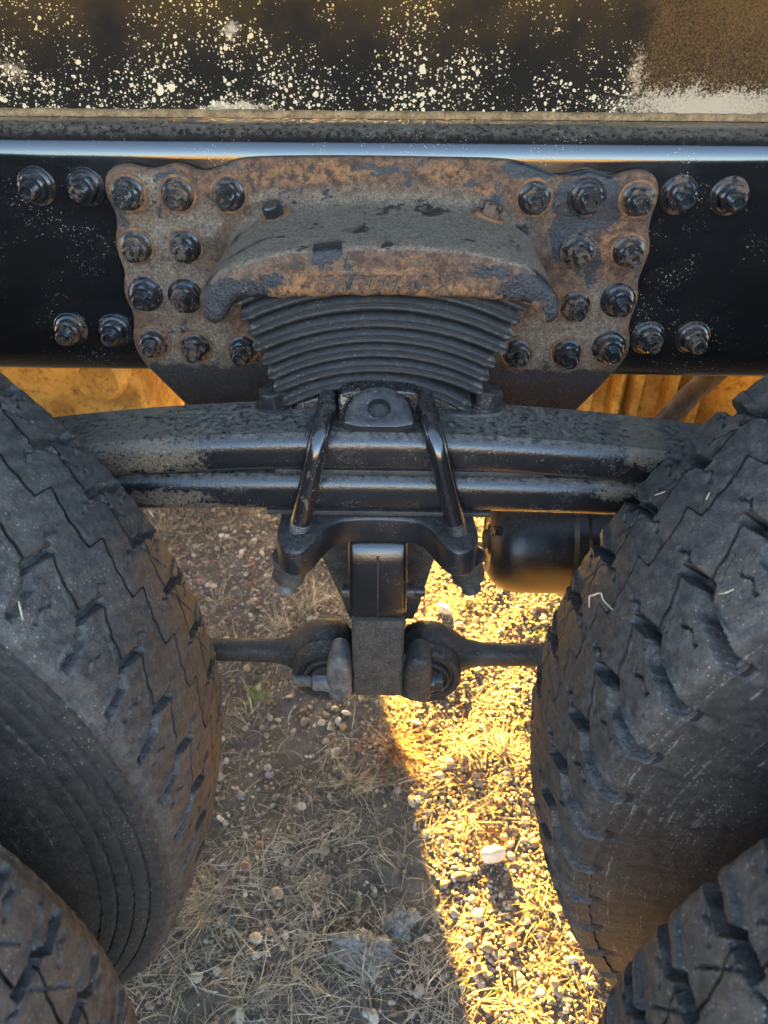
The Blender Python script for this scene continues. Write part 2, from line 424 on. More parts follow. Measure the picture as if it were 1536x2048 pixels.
# ------------------------------------------------------------------ ground
XC = -.0155                               # middle of the truck's wheel gap
def axis_pts(c, half, step, far):
    a = list(np.arange(-half, half+1e-6, step)); s = step
    while a[-1] < far: s *= 1.35; a.append(a[-1]+s)
    s = step; lo = []
    x = -half
    while x > -far: s *= 1.35; x -= s; lo.append(x)
    return np.array(lo[::-1]+a)+c
def ground_h(x, y):
    return (.004*np.sin(x*9.1+1.3)*np.sin(y*7.7+.4)+.003*np.sin(x*23+y*11)+.002*np.sin(x*41-y*37+2))*np.exp(-((x/2.2)**2+((y-.8)/2.2)**2))
gx, gy = axis_pts(0, 1.2, .025, 900), axis_pts(.8, 1.2, .025, 900)
GX, GY = np.meshgrid(gx, gy)
GZ = ground_h(GX, GY)
nx, ny = len(gx), len(gy)
ii = np.arange(nx*ny).reshape(ny, nx)
F = np.stack([ii[:-1, :-1], ii[:-1, 1:], ii[1:, 1:], ii[1:, :-1]], -1).reshape(-1, 4)
g = ob('ground', npmesh('ground', np.stack([GX, GY, GZ], -1).reshape(-1, 3), F, 'soil'))
g['kind'] = 'structure'; g['label'] = 'brown gravelly soil under the truck'

hx_, hz0 = np.linspace(-260, 260, 80), []  # unseen ridge added behind the camera for a gold band of reflection
V = []
for x in hx_:
    top = 7+3.5*mnoise.noise(Vector((x*.02, 3, 0)))+1.6*mnoise.noise(Vector((x*.09, 5, 0)))
    for yy, zz in ((-62, -.2), (-66, top*.45), (-72, top*.8), (-84, top), (-120, top*.6), (-160, -.2)): V.append((x, yy+5*mnoise.noise(Vector((x*.03, yy, 1))), zz))
F = [(i*6+j, i*6+j+1, i*6+j+7, i*6+j+6) for i in range(79) for j in range(5)]
h_ = ob('reflection_ridge', npmesh('reflection_ridge', V, F, 'hill')); h_['kind'] = 'structure'; h_['label'] = 'unseen dry grass ridge added for its warm reflection'

# ------------------------------------------------------------------ the truck: one thing, everything bolted to it is a part
truck = bpy.data.objects.new('parked_truck', None); COL.objects.link(truck)
truck.location = (XC, 1.26, 0); truck.empty_display_size = .3
tag(truck, 'rusty black heavy truck chassis seen between its tandem wheels', 'truck')

RAIL_Y, ZB, ZT = .83, .7225, .9965
def rail_mesh(y_out, inward, name):
    # C channel: outer skin then inner skin, open towards the middle of the truck
    R0, th, fl = .030, .009, .088; s = inward
    o = [(y_out+s*fl, ZT)]
    for k in range(9):
        a = R_(90+90*k/8); o.append((y_out+s*(R0+R0*math.cos(a)), ZT-R0+R0*math.sin(a)))
    for k in range(9):
        a = R_(180+90*k/8); o.append((y_out+s*(R0+R0*math.cos(a)), ZB+R0+R0*math.sin(a)))
    o.append((y_out+s*fl, ZB)); o.append((y_out+s*fl, ZB+th))
    r1 = R0-th
    for k in range(5):
        a = R_(270-90*k/4); o.append((y_out+s*(R0+r1*math.cos(a)), ZB+R0+r1*math.sin(a)))
    for k in range(5):
        a = R_(180-90*k/4); o.append((y_out+s*(R0+r1*math.cos(a)), ZT-R0+r1*math.sin(a)))
    o.append((y_out+s*fl, ZT-th))
    v, f = loft([[(x, a, b) for a, b in o] for x in np.linspace(-2.3, 2.3, 9)])
    return mk(name, v, f, 'paint', angle=50)
rail = ob('frame_rail', rail_mesh(RAIL_Y, 1, 'frame_rail'), truck)
rail['label'] = 'glossy black channel frame rail above the tyres'
ob('frame_rail', rail_mesh(1.69, -1, 'frame_rail'), truck)

# sill of the body that rests on the rail
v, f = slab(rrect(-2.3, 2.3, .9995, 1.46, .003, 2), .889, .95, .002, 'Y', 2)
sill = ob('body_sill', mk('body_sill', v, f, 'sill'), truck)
sill['label'] = 'brown black body sill splashed with pale spots'
pts = []
xs = np.linspace(-.8, .8, 200)
ring_b = [(x, .8835+.0014*math.sin(x*70)*hx(i)+.0012*hx(i, 2)) for i, x in enumerate(xs)]
rings = []
for i, x in enumerate(xs):
    y0 = .8845-.0022*hx(i); h0 = .0012*hx(i, 5)
    rings.append([(x, y0, .9972), (x, y0-.0006, 1.0005), (x, y0+.0004, 1.0022+h0), (x, .8905, 1.0035+h0), (x, .8905, .9972)])
v, f = loft(rings); ob('rust_seam', mk('rust_seam', v, f, 'sill_edge', angle=60), sill)
# load bed over everything: it keeps the high sky off the chassis
v, f = slab(rrect(-2.9, 2.9, 1.461, 1.62, .02, 3), .48, 2.04, .015, 'Y', 2)
ob('load_bed', mk('load_bed', v, f, 'bed'), truck)

# ---- hanger bracket
PLY = .816
left_px = [(520, 316), (475, 320), (440, 334), (415, 345), (395, 344), (370, 332), (350, 328), (325, 334), (305, 341), (280, 336), (255, 329), (235, 331), (215, 342), (207, 360), (209, 388), (228, 425), (233, 450), (228, 480), (235, 512), (249, 545), (245, 572), (250, 600), (264, 625), (267, 648), (263, 672), (272, 705), (290, 732), (320, 760), (352, 792), (395, 835), (430, 870)]
right_px = [(1090, 880), (1130, 845), (1178, 798), (1208, 768), (1236, 738), (1258, 710), (1263, 682), (1258, 655), (1268, 625), (1280, 597), (1277, 570), (1284, 545), (1298, 515), (1303, 490), (1298, 465), (1304, 435), (1319, 398), (1320, 370), (1308, 348), (1283, 340), (1258, 345), (1228, 355), (1208, 352), (1183, 342), (1148, 350), (1118, 356), (1088, 343), (1048, 328), (1003, 320), (918, 318), (768, 315), (640, 314)]
outl = [(P(x, y, PLY).x, P(x, y, PLY).z) for x, y in left_px+right_px]
outl = smooth_closed(outl, 260, 1)
v, f = slab(outl, PLY, RAIL_Y+.0004, .0045, 'Y', 3)
hang = ob('hanger_bracket', mk('hanger_bracket', v, f, 'plate', angle=60), truck)
hang['label'] = 'rusty scalloped hanger plate bolted to the rail'
# hood cast on the plate
HY = .662
hood_px = [(395, 602), (403, 578), (428, 553), (475, 527), (545, 508), (650, 497), (768, 494), (880, 498), (980, 510), (1050, 533), (1095, 566), (1118, 598), (1124, 626), (1112, 650), (1090, 655), (1076, 640), (1066, 616), (1040, 606), (960, 602), (860, 599), (768, 597), (680, 597), (580, 599), (500, 601), (472, 605), (458, 622), (446, 646), (425, 652), (406, 640), (396, 622)]
ho = smooth_closed([(P(x, y, HY).x, P(x, y, HY).z) for x, y in hood_px], 220, 2)
cen = ho.mean(0)
prof = [(.0095, .0), (.006, .0004), (.003, .0018), (.001, .0045), (0, .009), (0, .03), (0, .06), (0, .09), (0, .12), (-.001, .135), (-.004, .1445), (-.010, .1515), (-.017, .1545)]
rings = []
for ins, dy in prof:
    q = inset(ho, ins)
    rr = []
    for (a, b) in q:
        low = b < .872 or (b < .895 and abs(a-XC) < .135)
        if ins < 0 and low: a, b = a+(0), max(b, .84)
        jit = .0016*mnoise.noise(Vector((a*38, dy*38, b*38)))+.0008*mnoise.noise(Vector((a*110, dy*110, b*110)))
        rr.append((a, HY+dy+jit, b+jit))
    rings.append(rr)
v, f = loft(rings)
hood = ob('casting_hood', mk('casting_hood', v, f, 'hood', angle=60), hang)
hood['label'] = 'arched rusty hood jutting from the plate'
# lettering and its ledge, half eaten by rust
cu = bpy.data.curves.new('t', 'FONT'); cu.body = 'HAULMAAX'; cu.size = .021; cu.extrude = .0014; cu.shear = .35; cu.align_x = 'CENTER'; cu.space_character = 1.12
to = bpy.data.objects.new('t', cu); COL.objects.link(to)
dg = bpy.context.evaluated_depsgraph_get(); me = bpy.data.meshes.new_from_object(to.evaluated_get(dg)); bpy.data.objects.remove(to)
me.materials.clear(); me.materials.append(M['letters'])
c = P(762, 584, HY)
lt = ob('raised_lettering', me, hang, (c.x, HY-.0002, c.z), (R_(90), 0, 0)); lt['label'] = 'corroded raised letters on the hood edge'
a, b2 = P(645, 541, HY), P(872, 552, HY)
v, f = box_(a.x, b2.x, HY-.0018, HY+.004, b2.z, a.z, .0014); ob('cast_ledge', mk('cast_ledge', v, f, 'hood'), hang)

# ---- flanged nuts
def nut_mesh(name, ring_mat, long=0.):
    prof = [(0, .0195), (.0014, .0195), (.0020, .0188), (.0020, .0166), (.0034, .0165), (.0044, .0152), (.0052, .0142), (.0052, .0128, 1), (.0150, .0128, 1), (.0164, .0118), (.0164, .0088), (.0172, .0086)]
    z = .0180
    while z < .0272+long: prof += [(z, .0078), (z+.0007, .0085)]; z += .0015
    prof += [(z+.0004, .0078), (z+.0014, .0068), (z+.0014, .0054), (z-.0020, .0044)]
    v, f = revolve(prof, 30)
    mi = [0 if i < 3*30 else 1 for i in range(len(f))]; mi[-2] = 0; mi[-1] = 1
    me = mk(name, v, f, [ring_mat, 'nut'], angle=30, midx=None)
    cs = np.empty(len(me.polygons)*3); me.polygons.foreach_get('center', cs); cs = cs.reshape(-1, 3)
    r = np.hypot(cs[:, 0], cs[:, 2]); me.polygons.foreach_set('material_index', (((r < .0167) | (cs[:, 1] < -.0021)).astype(np.int32)))
    return me
nut_r = nut_mesh('nut_rusty_washer', 'rust_ring'); nut_k = nut_mesh('nut_black_washer', 'nut', .001)
plate_nuts = [(257, 386), (356, 388), (458, 388), (274, 492), (372, 492), (291, 588), (371, 592), (310, 682), (392, 692), (486, 698),
              (1068, 395), (1173, 395), (1274, 398), (1155, 502), (1256, 502), (1149, 610), (1236, 600), (1034, 705), (1133, 705), (1218, 694)]
black_ring = {6, 5, 16, 19, 13, 11}
for i, (x, y) in enumerate(plate_nuts):
    p = P(x, y, PLY)
    ob('flange_nut', nut_k if i in black_ring else nut_r, hang, (p.x, PLY+.0004, p.z), (R_(2*(hx(i)-.5)), R_(60*hx(i, 1)), R_(2*(hx(i, 2)-.5))))
for i, (x, y) in enumerate([(74, 372), (172, 374), (142, 658), (231, 660), (1358, 390), (1458, 392), (1295, 675), (1385, 675)]):
    p = P(x, y, RAIL_Y)
    ob('flange_nut', nut_k, rail, (p.x, RAIL_Y+.0004, p.z), (0, R_(60*hx(i, 7)), 0))
# two hex bolts on the hood's back
for (x, y, tilt) in ((553, 462, -34), (975, 466, 34)):
    p = G(x, y, .908)
    # stand it on the hood's outer skin
    k = np.argmin(abs(ho[:, 0]-p.x)+(ho[:, 1] < .89)*9); zt = ho[k, 1]
    v, f = revolve([(-.004, .016), (.0015, .016), (.0022, .015), (.0022, .0095, 1), (.012, .0095, 1), (.0135, .0085), (.0137, .003)], 30, axis=(0, 0, 1))
    me = mk('hex_bolt', v, f, ['rust_ring', 'nut'], angle=30)
    cs = np.empty(len(me.polygons)*3); me.polygons.foreach_get('center', cs); me.polygons.foreach_set('material_index', (cs.reshape(-1, 3)[:, 2] > .0022).astype(np.int32))
    ob('hex_bolt', me, hang, (p.x, p.y, zt+.001), (R_(8), R_(tilt*.55), R_(20)))

# ---- laminated rubber spring under the hood
SY = .672
tipsL = [(477, 617), (497, 645), (512, 676), (523, 706), (542, 734), (552, 762), (564, 787), (581, 815)]
tipsR = [(1040, 625), (1022, 652), (1007, 682), (997, 712), (973, 739), (961, 766), (950, 791), (925, 826)]
crest = [558, 590, 623, 658, 688, 717, 747, 777]
spring = bpy.data.objects.new('rubber_spring', None); COL.objects.link(spring); spring.parent = truck; spring.location = (0, SY, .8); spring.matrix_parent_inverse = Matrix.Translation(truck.location).inverted()
spring['label'] = 'stack of curved rubber spring layers under the hood'
def through(a, b, c):
    # circle z(x) through three points
    A = np.array([[2*p[0], 2*p[1], 1] for p in (a, b, c)]); B = np.array([p[0]**2+p[1]**2 for p in (a, b, c)])
    cx, cz, k = np.linalg.solve(A, B); return cx, cz, math.sqrt(k+cx*cx+cz*cz)
for i in range(8):
    a, c_, b = P(*tipsL[i], SY), P(765, crest[i], SY), P(*tipsR[i], SY)
    cx, cz, rr = through((a.x, a.z), (c_.x, c_.z), (b.x, b.z))
    t0, t1 = math.atan2(a.z-cz, a.x-cx), math.atan2(b.z-cz, b.x-cx)
    T = .0140; rings = []; ns = 44
    for k in range(ns+1):
        u = k/ns; th = t0+(t1-t0)*u; dd = (Vector((math.cos(th), 0, math.sin(th))))
        e = min(u, 1-u)*ns                         # chamfered, slightly bulging ends
        sec = [(.0034, .0), (.0002, .0010), (-.0018, .0034), (-.0014, .0056), (.0004, .0066), (.0005, .0071), (-.0006, .0080), (-.0010, .0098), (.0008, .0120), (.0048, T), (.06, T), (.118, T), (.118, 0), (.06, 0)]
        ring = []
        for yy, hh in sec:
            ex = 0
            if e < 1: ex = (.005*math.sin(math.pi*min(1, hh/T*1.05))+.0005)*(1-e)
            if e < 1: yy = min(.118, yy+.003*(1-e))
            j = .0004*mnoise.noise(Vector((th*60, hh*300+i*7, i)))
            q = Vector((cx, SY+yy+j, cz))+dd*(rr+hh)
            q += Vector((-math.sin(th), 0, math.cos(th)))*(ex*(1 if u < .5 else -1))*(1 if t0 > t1 else -1)
            ring.append(tuple(q))
        rings.append(ring)
    v, f = loft(rings)
    v = [tuple(Vector(q)-Vector(spring.location)) for q in v]
    ob('rubber_layer', mk('rubber_layer', v, f, 'spring', angle=28), spring).matrix_parent_inverse = Matrix()

# ---- saddle between the spring and the leaves
def XZ(l, Y): return [(P(x, y, Y).x, P(x, y, Y).z) for x, y in l]
SAY = .676
v, f = slab(smooth_closed(XZ([(578, 810), (640, 792), (700, 781), (765, 777), (830, 781), (880, 794), (928, 820), (915, 850), (905, 900), (760, 905), (602, 900), (595, 850)], SAY), 110, 1), SAY, .787, .004)
saddle = ob('spring_saddle', mk('spring_saddle', v, f, 'saddle'), truck)
saddle['label'] = 'glossy black saddle clamping the leaf springs'
arch_o = [(674, 900), (674, 830), (676, 790), (700, 783), (765, 780), (830, 784), (838, 792), (840, 830), (842, 900)]
arch_i = [(822, 900), (822, 845), (812, 815), (790, 800), (755, 796), (720, 801), (702, 816), (692, 845), (690, 900)]
v, f = slab(smooth_closed(XZ(arch_o+arch_i, .652), 120, 1), .652, .6775, .002)
ob('saddle_rim', mk('saddle_rim', v, f, 'saddle'), saddle)
# D-shaped pad, leaning back, with its hole
Dp = smooth_closed([(-.036, 0), (-.0355, .012), (-.028, .030), (-.014, .040), (0, .042), (.014, .040), (.028, .030), (.0355, .012), (.036, 0)], 72, 1)
c0 = P(757, 858, .626)
def Dpt(a, b, h):                      # b runs up the leaning face, h stands off it
    return (c0.x+a*.93, c0.y+b*.80-h*.62, c0.z+b*.62+h*.80)
rings = []
hole = np.array([(0.008*math.cos(2*math.pi*k/72), .019+.007*math.sin(2*math.pi*k/72)) for k in range(72)])
k0 = np.argmin(np.linalg.norm(Dp-np.array([.036, .0]), axis=1)); Dp = np.roll(Dp, -k0, 0)
ang = lambda q: np.arctan2(q[:, 1]-.019, q[:, 0])
if np.sum(Dp[:, 0]*np.roll(Dp[:, 1], -1)-Dp[:, 1]*np.roll(Dp[:, 0], -1)) < 0: Dp = Dp[::-1]
a0 = ang(Dp)
hole = np.stack([.0112*np.cos(a0), .019+.0090*np.sin(a0)], 1)
for q, h in ((Dp, -.02), (Dp, .0028), (inset(Dp, .0006), .0042), (inset(Dp, .002), .005), (hole*1.0+(Dp-hole)*.5, .005), (hole+(Dp-hole)*.06, .0046), (hole, .0034), (hole, -.006)):
    rings.append([Dpt(a, b, h) for a, b in q])
v, f = loft(rings)
ob('saddle_pad', mk('saddle_pad', v, f, 'clamp', angle=35), saddle)
# lugs with bolts either side
for sgn, (x, y) in ((-1, (550, 806)), (1, (972, 806))):
    c = P(x, y, .690)
    q = smooth_closed([(c.x+sgn*.021, c.y-.008), (c.x+sgn*.016, c.y-.020), (c.x-sgn*.010, c.y-.026), (c.x-sgn*.045, c.y-.024), (c.x-sgn*.045, c.y+.03), (c.x+sgn*.008, c.y+.022), (c.x+sgn*.021, c.y+.008)], 60, 2)
    v, f = slab(q, c.z-.011, c.z, .003, 'Z'); ob('saddle_lug', mk('saddle_lug', v, f, 'dusty'), saddle)
    v, f = revolve([(-.002, .0168), (.0020, .0168), (.0022, .0130, 1), (.0160, .0130, 1), (.0175, .0118), (.0176, .004)], 30, axis=(0, 0, 1))
    ob('lug_bolt', mk('lug_bolt', v, f, 'clamp', angle=30), saddle, (c.x, c.y-.004, c.z), (0, R_(sgn*6), R_(25)))
    v, f = revolve([(0, .0165), (.002, .0165), (.0022, .0128, 1), (.0135, .0128, 1), (.015, .0118), (.015, .008), (.020, .0078), (.021, .006)], 30, axis=(0, 0, -1))
    ob('lug_nut', mk('lug_nut', v, f, 'nut', angle=30), saddle, (c.x, c.y-.004, c.z-.011), (0, 0, R_(10)))

# ---- two thick spring leaves
def leaf(name, zc0, zc1, y0, y1, bow, lab):
    rings = []
    for x in np.linspace(-.80, .77, 70):
        d = -bow*((x-XC)/.28)**2*(1 if abs(x-XC) < .45 else 1)
        d = max(d, -.06)
        h = (zc1-zc0)*(1-.10*min(1, abs(x-XC)/.5)); mid = (zc0+zc1)/2+d
        ring = [(x, y1, mid-h/2+.006), (x, y1, mid+h/2-.006), (x, y1-.006, mid+h/2), (x, (y0+y1)/2, mid+h/2)]
        for t in np.linspace(1, -1, 13): ring.append((x, y0-.0085+.0110*abs(t)**4.5, mid+t*h/2))
        ring += [(x, (y0+y1)/2, mid-h/2), (x, y1-.006, mid-h/2)]
        rings.append(ring)
    v, f = loft(rings); o = ob(name, mk(name, v, f, 'leaf', angle=26), truck); o['label'] = lab; return o
leaf('leaf_spring', .7265, .7675, .628, .702, .016, 'upper thick black spring leaf with dusty flat top')
leaf('leaf_spring', .678, .7205, .628, .702, .006, 'lower thick black spring leaf under the upper one')
for (x0, x1, z0, z1, yy) in ((550, 1090, .7207, .7263, .626), (525, 992, .6722, .6778, .624)):
    a, b2 = P(x0, 948, yy).x, P(x1, 948, yy).x
    v, f = box_(a, b2, yy, .69, z0, z1, .0012); ob('spacer_plate', mk('spacer_plate', v, f, 'dusty'), truck)

# ---- U-bolts
for i, ((x0, y0), (x1, y1), xe) in enumerate((((662, 770), (597, 1062), (574, 1168)), ((846, 770), (915, 1062), (934, 1176)))):
    b2 = P(x1, y1, .603); o5 = (x1 > 768)
    way = [((660, 765), .715), ((659, 782), .690), ((657, 798), .668), ((653, 818), .650), ((647, 842), .632), ((640, 870), .617), ((633, 900), .607)]
    if o5: way = [((843, 765), .715), ((845, 782), .690), ((848, 798), .668), ((853, 818), .650), ((860, 842), .632), ((868, 870), .617), ((876, 900), .607)]
    way = [P(*q, Y) for q, Y in way]; d = (b2-way[-1]).normalized()
    pts = way+[way[-1]+(b2-way[-1])*t for t in np.linspace(.1, 1, 10)]
    # threads near the bottom
    v, f = tube(pts, .0100, 18)
    ub = ob('u_bolt', mk('u_bolt', v, f, 'ubolt'), truck)
    ub['label'] = ('black U-bolt leg left of the D-shaped pad', 'black U-bolt leg right of the D-shaped pad')[i]
    prof = []; z = 0
    while z < .088: prof += [(z, .0098), (z+.0011, .0104)]; z += .0022
    prof += [(z, .0095), (z+.002, .007)]
    s0 = b2-d*.012
    v, f = revolve(prof, 20, origin=s0, axis=d); ob('thread', mk('thread', v, f, 'steel' if i == 0 else 'dusty'), ub)
    v, f = revolve([(.046, .021), (.049, .0215), (.0495, .0158, 1), (.0735, .0158, 1), (.0755, .0145), (.0756, .0102)], 30, origin=s0, axis=d)
    ob('clamp_nut', mk('clamp_nut', v, f, 'tower_dust' if i == 0 else 'dusty', angle=30), ub)

# ---- bat-wing clamp plate under the leaves
zc = .668
bw = [(566, 1012), (556, 1055), (551, 1082), (560, 1101), (588, 1110), (618, 1101), (640, 1074), (662, 1052), (695, 1041), (760, 1039), (826, 1043), (856, 1058), (878, 1086), (900, 1106), (928, 1110), (952, 1101), (959, 1076), (950, 1045), (940, 1012)]
q = [(G(x, y, zc).x, G(x, y, zc).y) for x, y in bw]
q = smooth_closed(q+[(q[-1][0], .715), (q[0][0], .715)], 140, 1)
v, f = slab(q, zc+.003, zc-.030, .004, 'Z')
cl = ob('clamp_plate', mk('clamp_plate', v, f, 'clamp', angle=50), truck); cl['label'] = 'bat-wing clamp plate below the leaf springs'
# trapezoid bracket behind the tower
v, f = slab(XZ([(628, 1050), (880, 1050), (872, 1110), (838, 1215), (826, 1240), (700, 1240), (684, 1200), (640, 1110)], .705), .705, .735, .003)
ob('rear_bracket', mk('rear_bracket', v, f, 'tower_dust'), truck)
# tower
def tower(x0, x1, prof, bev):
    return slab(prof, x0, x1, bev, 'X')
yz_up = smooth_closed([(.715, .640), (.660, .641), (.632, .638), (.620, .624), (.616, .59), (.617, .5315), (.64, .529), (.715, .529)], 60, 1)
xa, xb = P(697, 1180, .617).x, P(814, 1180, .617).x
v, f = tower(xa, xb, yz_up, .006)
tw = ob('rod_tower', mk('rod_tower', v, f, 'tower'), truck); tw['label'] = 'upright torque rod bracket hanging below the clamp plate'
xm = (xa+xb)/2
v, f = box_(xm-.0009, xm+.0009, .6150, .63, .5335, .622, .0006); ob('weld_seam', mk('weld_seam', v, f, 'dusty'), tw)
yz_lo = smooth_closed([(.715, .5285), (.66, .5288), (.621, .5288), (.6195, .515), (.621, .41), (.625, .392), (.64, .386), (.70, .386), (.715, .40)], 60, 1)
v, f = tower(xa+.0015, xb-.0015, yz_lo, .005); ob('lower_post', mk('lower_post', v, f, 'tower_dust'), tw)
for sgn, (x, y) in ((-1, (686, 1180)), (1, (824, 1180))):
    c = P(x, y, .65); xo = (xa-.0005 if sgn < 0 else xb+.0005)
    prof = [(-.004, .0115), (.002, .0115), (.0022, .0085, 1), (.009, .0085, 1), (.0098, .0078)] + ([(.0099, .0055), (.020, .0054), (.021, .004)] if sgn > 0 else [(.0099, .003)])
    v, f = revolve(prof, 30, origin=(xo, .648, c.z), axis=(sgn, 0, 0)); ob('side_bolt', mk('side_bolt', v, f, 'clamp', angle=30), tw)

# ---- torque rods left and right with rubber bushes
def torque_rod(sgn, lab):
    cx, cy_, cz = (P(660, 1312, .66) if sgn < 0 else P(848, 1316, .66)); cy_ = .668
    # forged eye blending into the rod: sections along x
    secs = []
    for d, hz, hy in ((-.030, .024, .020), (-.022, .036, .028), (-.008, .0435, .033), (.006, .0445, .034), (.020, .042, .033), (.032, .034, .030), (.042, .0255, .024), (.054, .0185, .018), (.070, .0150, .0150), (.10, .0138, .0138), (.20, .0138, .0138), (.40, .0138, .0138), (.60, .0138, .0138)):
        x = cx+sgn*d
        secs.append([(x, cy_+hy*math.cos(a)*(abs(math.cos(a))**-.25 if abs(math.cos(a)) > .05 else 1), cz+hz*math.sin(a)) for a in np.linspace(0, 2*math.pi, 28, endpoint=False)])
    v, f = loft(secs); o = ob('torque_rod', mk('torque_rod', v, f, 'dusty', angle=60), truck); o['label'] = lab
    # bush seen end on: concentric rings standing proud of the eye
    y_f = cy_-.036
    v, f = revolve([(-.012, .0445), (.003, .0445), (.006, .0425), (.0062, .0360), (.0035, .0335), (.0035, .0315), (.0085, .030), (.0095, .0275), (.0088, .0265), (.006, .0255), (.006, .0225), (.011, .0215), (.012, .018), (.012, .004)], 48, origin=(cx, y_f, cz), axis=(0, -1, 0))
    ob('rubber_bush', mk('rubber_bush', v, f, 'spring', angle=35), o)
    # flat pin end clamped to the tower's side
    bx = [(652, 694), (818, 866)][sgn > 0]
    x0, x1 = P(bx[0], 1360, .612).x, P(bx[1], 1360, .612).x
    if sgn < 0: x1 = xa+.001
    else: x0 = xb-.001
    zt_, zb_ = P(670, 1312, .612).z, P(670, 1398, .612).z
    w_ = x1-x0
    q = smooth_closed([(x0+.001, zb_+.010), (x0+.006, zb_+.001), (x0+w_*.5, zb_), (x1-.003, zb_+.002), (x1, zb_+.012), (x1-.001, zt_-.016), (x1-.005, zt_-.004), (x0+w_*.5, zt_+.001), (x0+.007, zt_-.004), (x0+.0005, zt_-.020)], 70, 2)
    v, f = slab(q, .607, .646, .007); ob('pin_end', mk('pin_end', v, f, 'steel' if sgn < 0 else 'dusty'), o)
    c = P(640 if sgn < 0 else 860, 1364, .620)
    if sgn < 0:
        v, f = revolve([(-.004, .0135), (.002, .0135), (.0022, .0118, 1), (.016, .0118, 1), (.0175, .0105), (.0176, .0076)]+[(.0178+.0011*k, .0076 if k % 2 else .0068) for k in range(22)]+[(.0425, .005)], 30, origin=(x0, .622, c.z), axis=(-1, 0, 0))
    else:
        v, f = revolve([(-.004, .0135), (.002, .0135), (.0022, .0118, 1), (.012, .0118, 1), (.0135, .0105), (.0136, .003)], 30, origin=(x1, .622, c.z), axis=(1, 0, 0))
    ob('pin_bolt', mk('pin_bolt', v, f, 'steel' if sgn < 0 else 'clamp', angle=30), o)
torque_rod(-1, 'torque rod left of the tower with threaded pin bolt')
torque_rod(1, 'torque rod right of the tower near the sunlit strip')

# the same springs and rod tower on the truck's far side
for o in [q for q in truck.children if q.name.split('.')[0] in ('leaf_spring', 'clamp_plate', 'rod_tower', 'torque_rod', 'rear_bracket')]:
    c = o.copy(); COL.objects.link(c); c.location = (0, 2.52, 0); c.scale = (1, -1, 1)
    if 'label' in c: del c['label']
    for k in o.children:
        d = k.copy(); COL.objects.link(d); d.parent = c

# ---- spring brake chamber behind the right tyre
bz, by, bx0 = .385, .955, .150
v, f = revolve([(.006, .004), (.006, .012), (.0, .014), (.0, .024), (.004, .027), (.004, .046), (.001, .052), (.006, .064), (.016, .074), (.030, .081), (.050, .085), (.12, .086), (.126, .092), (.140, .092), (.146, .086), (.25, .084), (.30, .07), (.31, .03)], 56, origin=(bx0, by, bz), axis=(1, 0, 0))
ch = ob('brake_chamber', mk('brake_chamber', v, f, 'clamp', angle=40), truck); ch['label'] = 'dusty black brake chamber behind the right tyre'
v, f = revolve([(0, .016), (-.006, .016), (-.008, .013), (-.008, .010), (.002, .009), (.002, .002)], 24, origin=(bx0+.002, by, bz), axis=(1, 0, 0)); ob('caging_port', mk('caging_port', v, f, 'hose'), ch)
v, f = revolve([(0, .007, 1), (.012, .007, 1), (.013, .005)], 24, origin=(bx0+.012, by-.045, bz+.050), axis=(-1, -.3, .3)); ob('port_bolt', mk('port_bolt', v, f, 'nut', angle=30), ch)

# ---- axles with their carriers, seen under the rail
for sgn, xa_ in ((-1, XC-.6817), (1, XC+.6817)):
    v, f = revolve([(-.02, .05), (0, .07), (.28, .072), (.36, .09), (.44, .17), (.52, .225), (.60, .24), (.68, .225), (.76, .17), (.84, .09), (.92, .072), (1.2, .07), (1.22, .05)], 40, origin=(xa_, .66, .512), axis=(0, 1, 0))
    ax_ = ob('axle_housing', mk('axle_housing', v, f, 'ochre'), truck); ax_['label'] = ('dusty axle tinted with golden light behind the left tyre', 'dusty axle tinted with golden light behind the right tyre')[sgn > 0]
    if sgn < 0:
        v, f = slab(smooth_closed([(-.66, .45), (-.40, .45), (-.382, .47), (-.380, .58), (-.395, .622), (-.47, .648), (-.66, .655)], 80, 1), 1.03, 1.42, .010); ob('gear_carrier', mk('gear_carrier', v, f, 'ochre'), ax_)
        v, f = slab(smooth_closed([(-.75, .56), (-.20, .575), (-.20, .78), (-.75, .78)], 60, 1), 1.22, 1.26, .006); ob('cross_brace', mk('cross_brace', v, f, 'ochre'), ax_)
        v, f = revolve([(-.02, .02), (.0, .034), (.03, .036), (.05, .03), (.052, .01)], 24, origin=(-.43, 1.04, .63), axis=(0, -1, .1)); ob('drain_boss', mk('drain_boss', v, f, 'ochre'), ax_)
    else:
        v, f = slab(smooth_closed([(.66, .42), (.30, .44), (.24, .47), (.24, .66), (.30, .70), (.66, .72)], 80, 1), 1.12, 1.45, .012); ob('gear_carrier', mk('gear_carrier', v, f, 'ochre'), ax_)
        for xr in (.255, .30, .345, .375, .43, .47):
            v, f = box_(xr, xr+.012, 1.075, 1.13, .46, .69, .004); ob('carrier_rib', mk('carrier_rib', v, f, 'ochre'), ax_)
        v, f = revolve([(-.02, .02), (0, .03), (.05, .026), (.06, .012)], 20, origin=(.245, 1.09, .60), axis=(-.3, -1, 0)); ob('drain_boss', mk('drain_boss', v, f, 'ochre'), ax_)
a, b2 = P(1420, 755, .98), P(1310, 862, .95)
pts = [a+Vector((.06, .03, .05)), a, a+(b2-a)*.35+Vector((0, 0, .004)), a+(b2-a)*.7, b2, b2+Vector((-.05, -.02, -.06))]
v, f = tube(pts, [.0155]*6, 18); hz_ = ob('air_hose', mk('air_hose', v, f, 'hose'), truck); hz_['label'] = 'brown dusty hose below the rail'

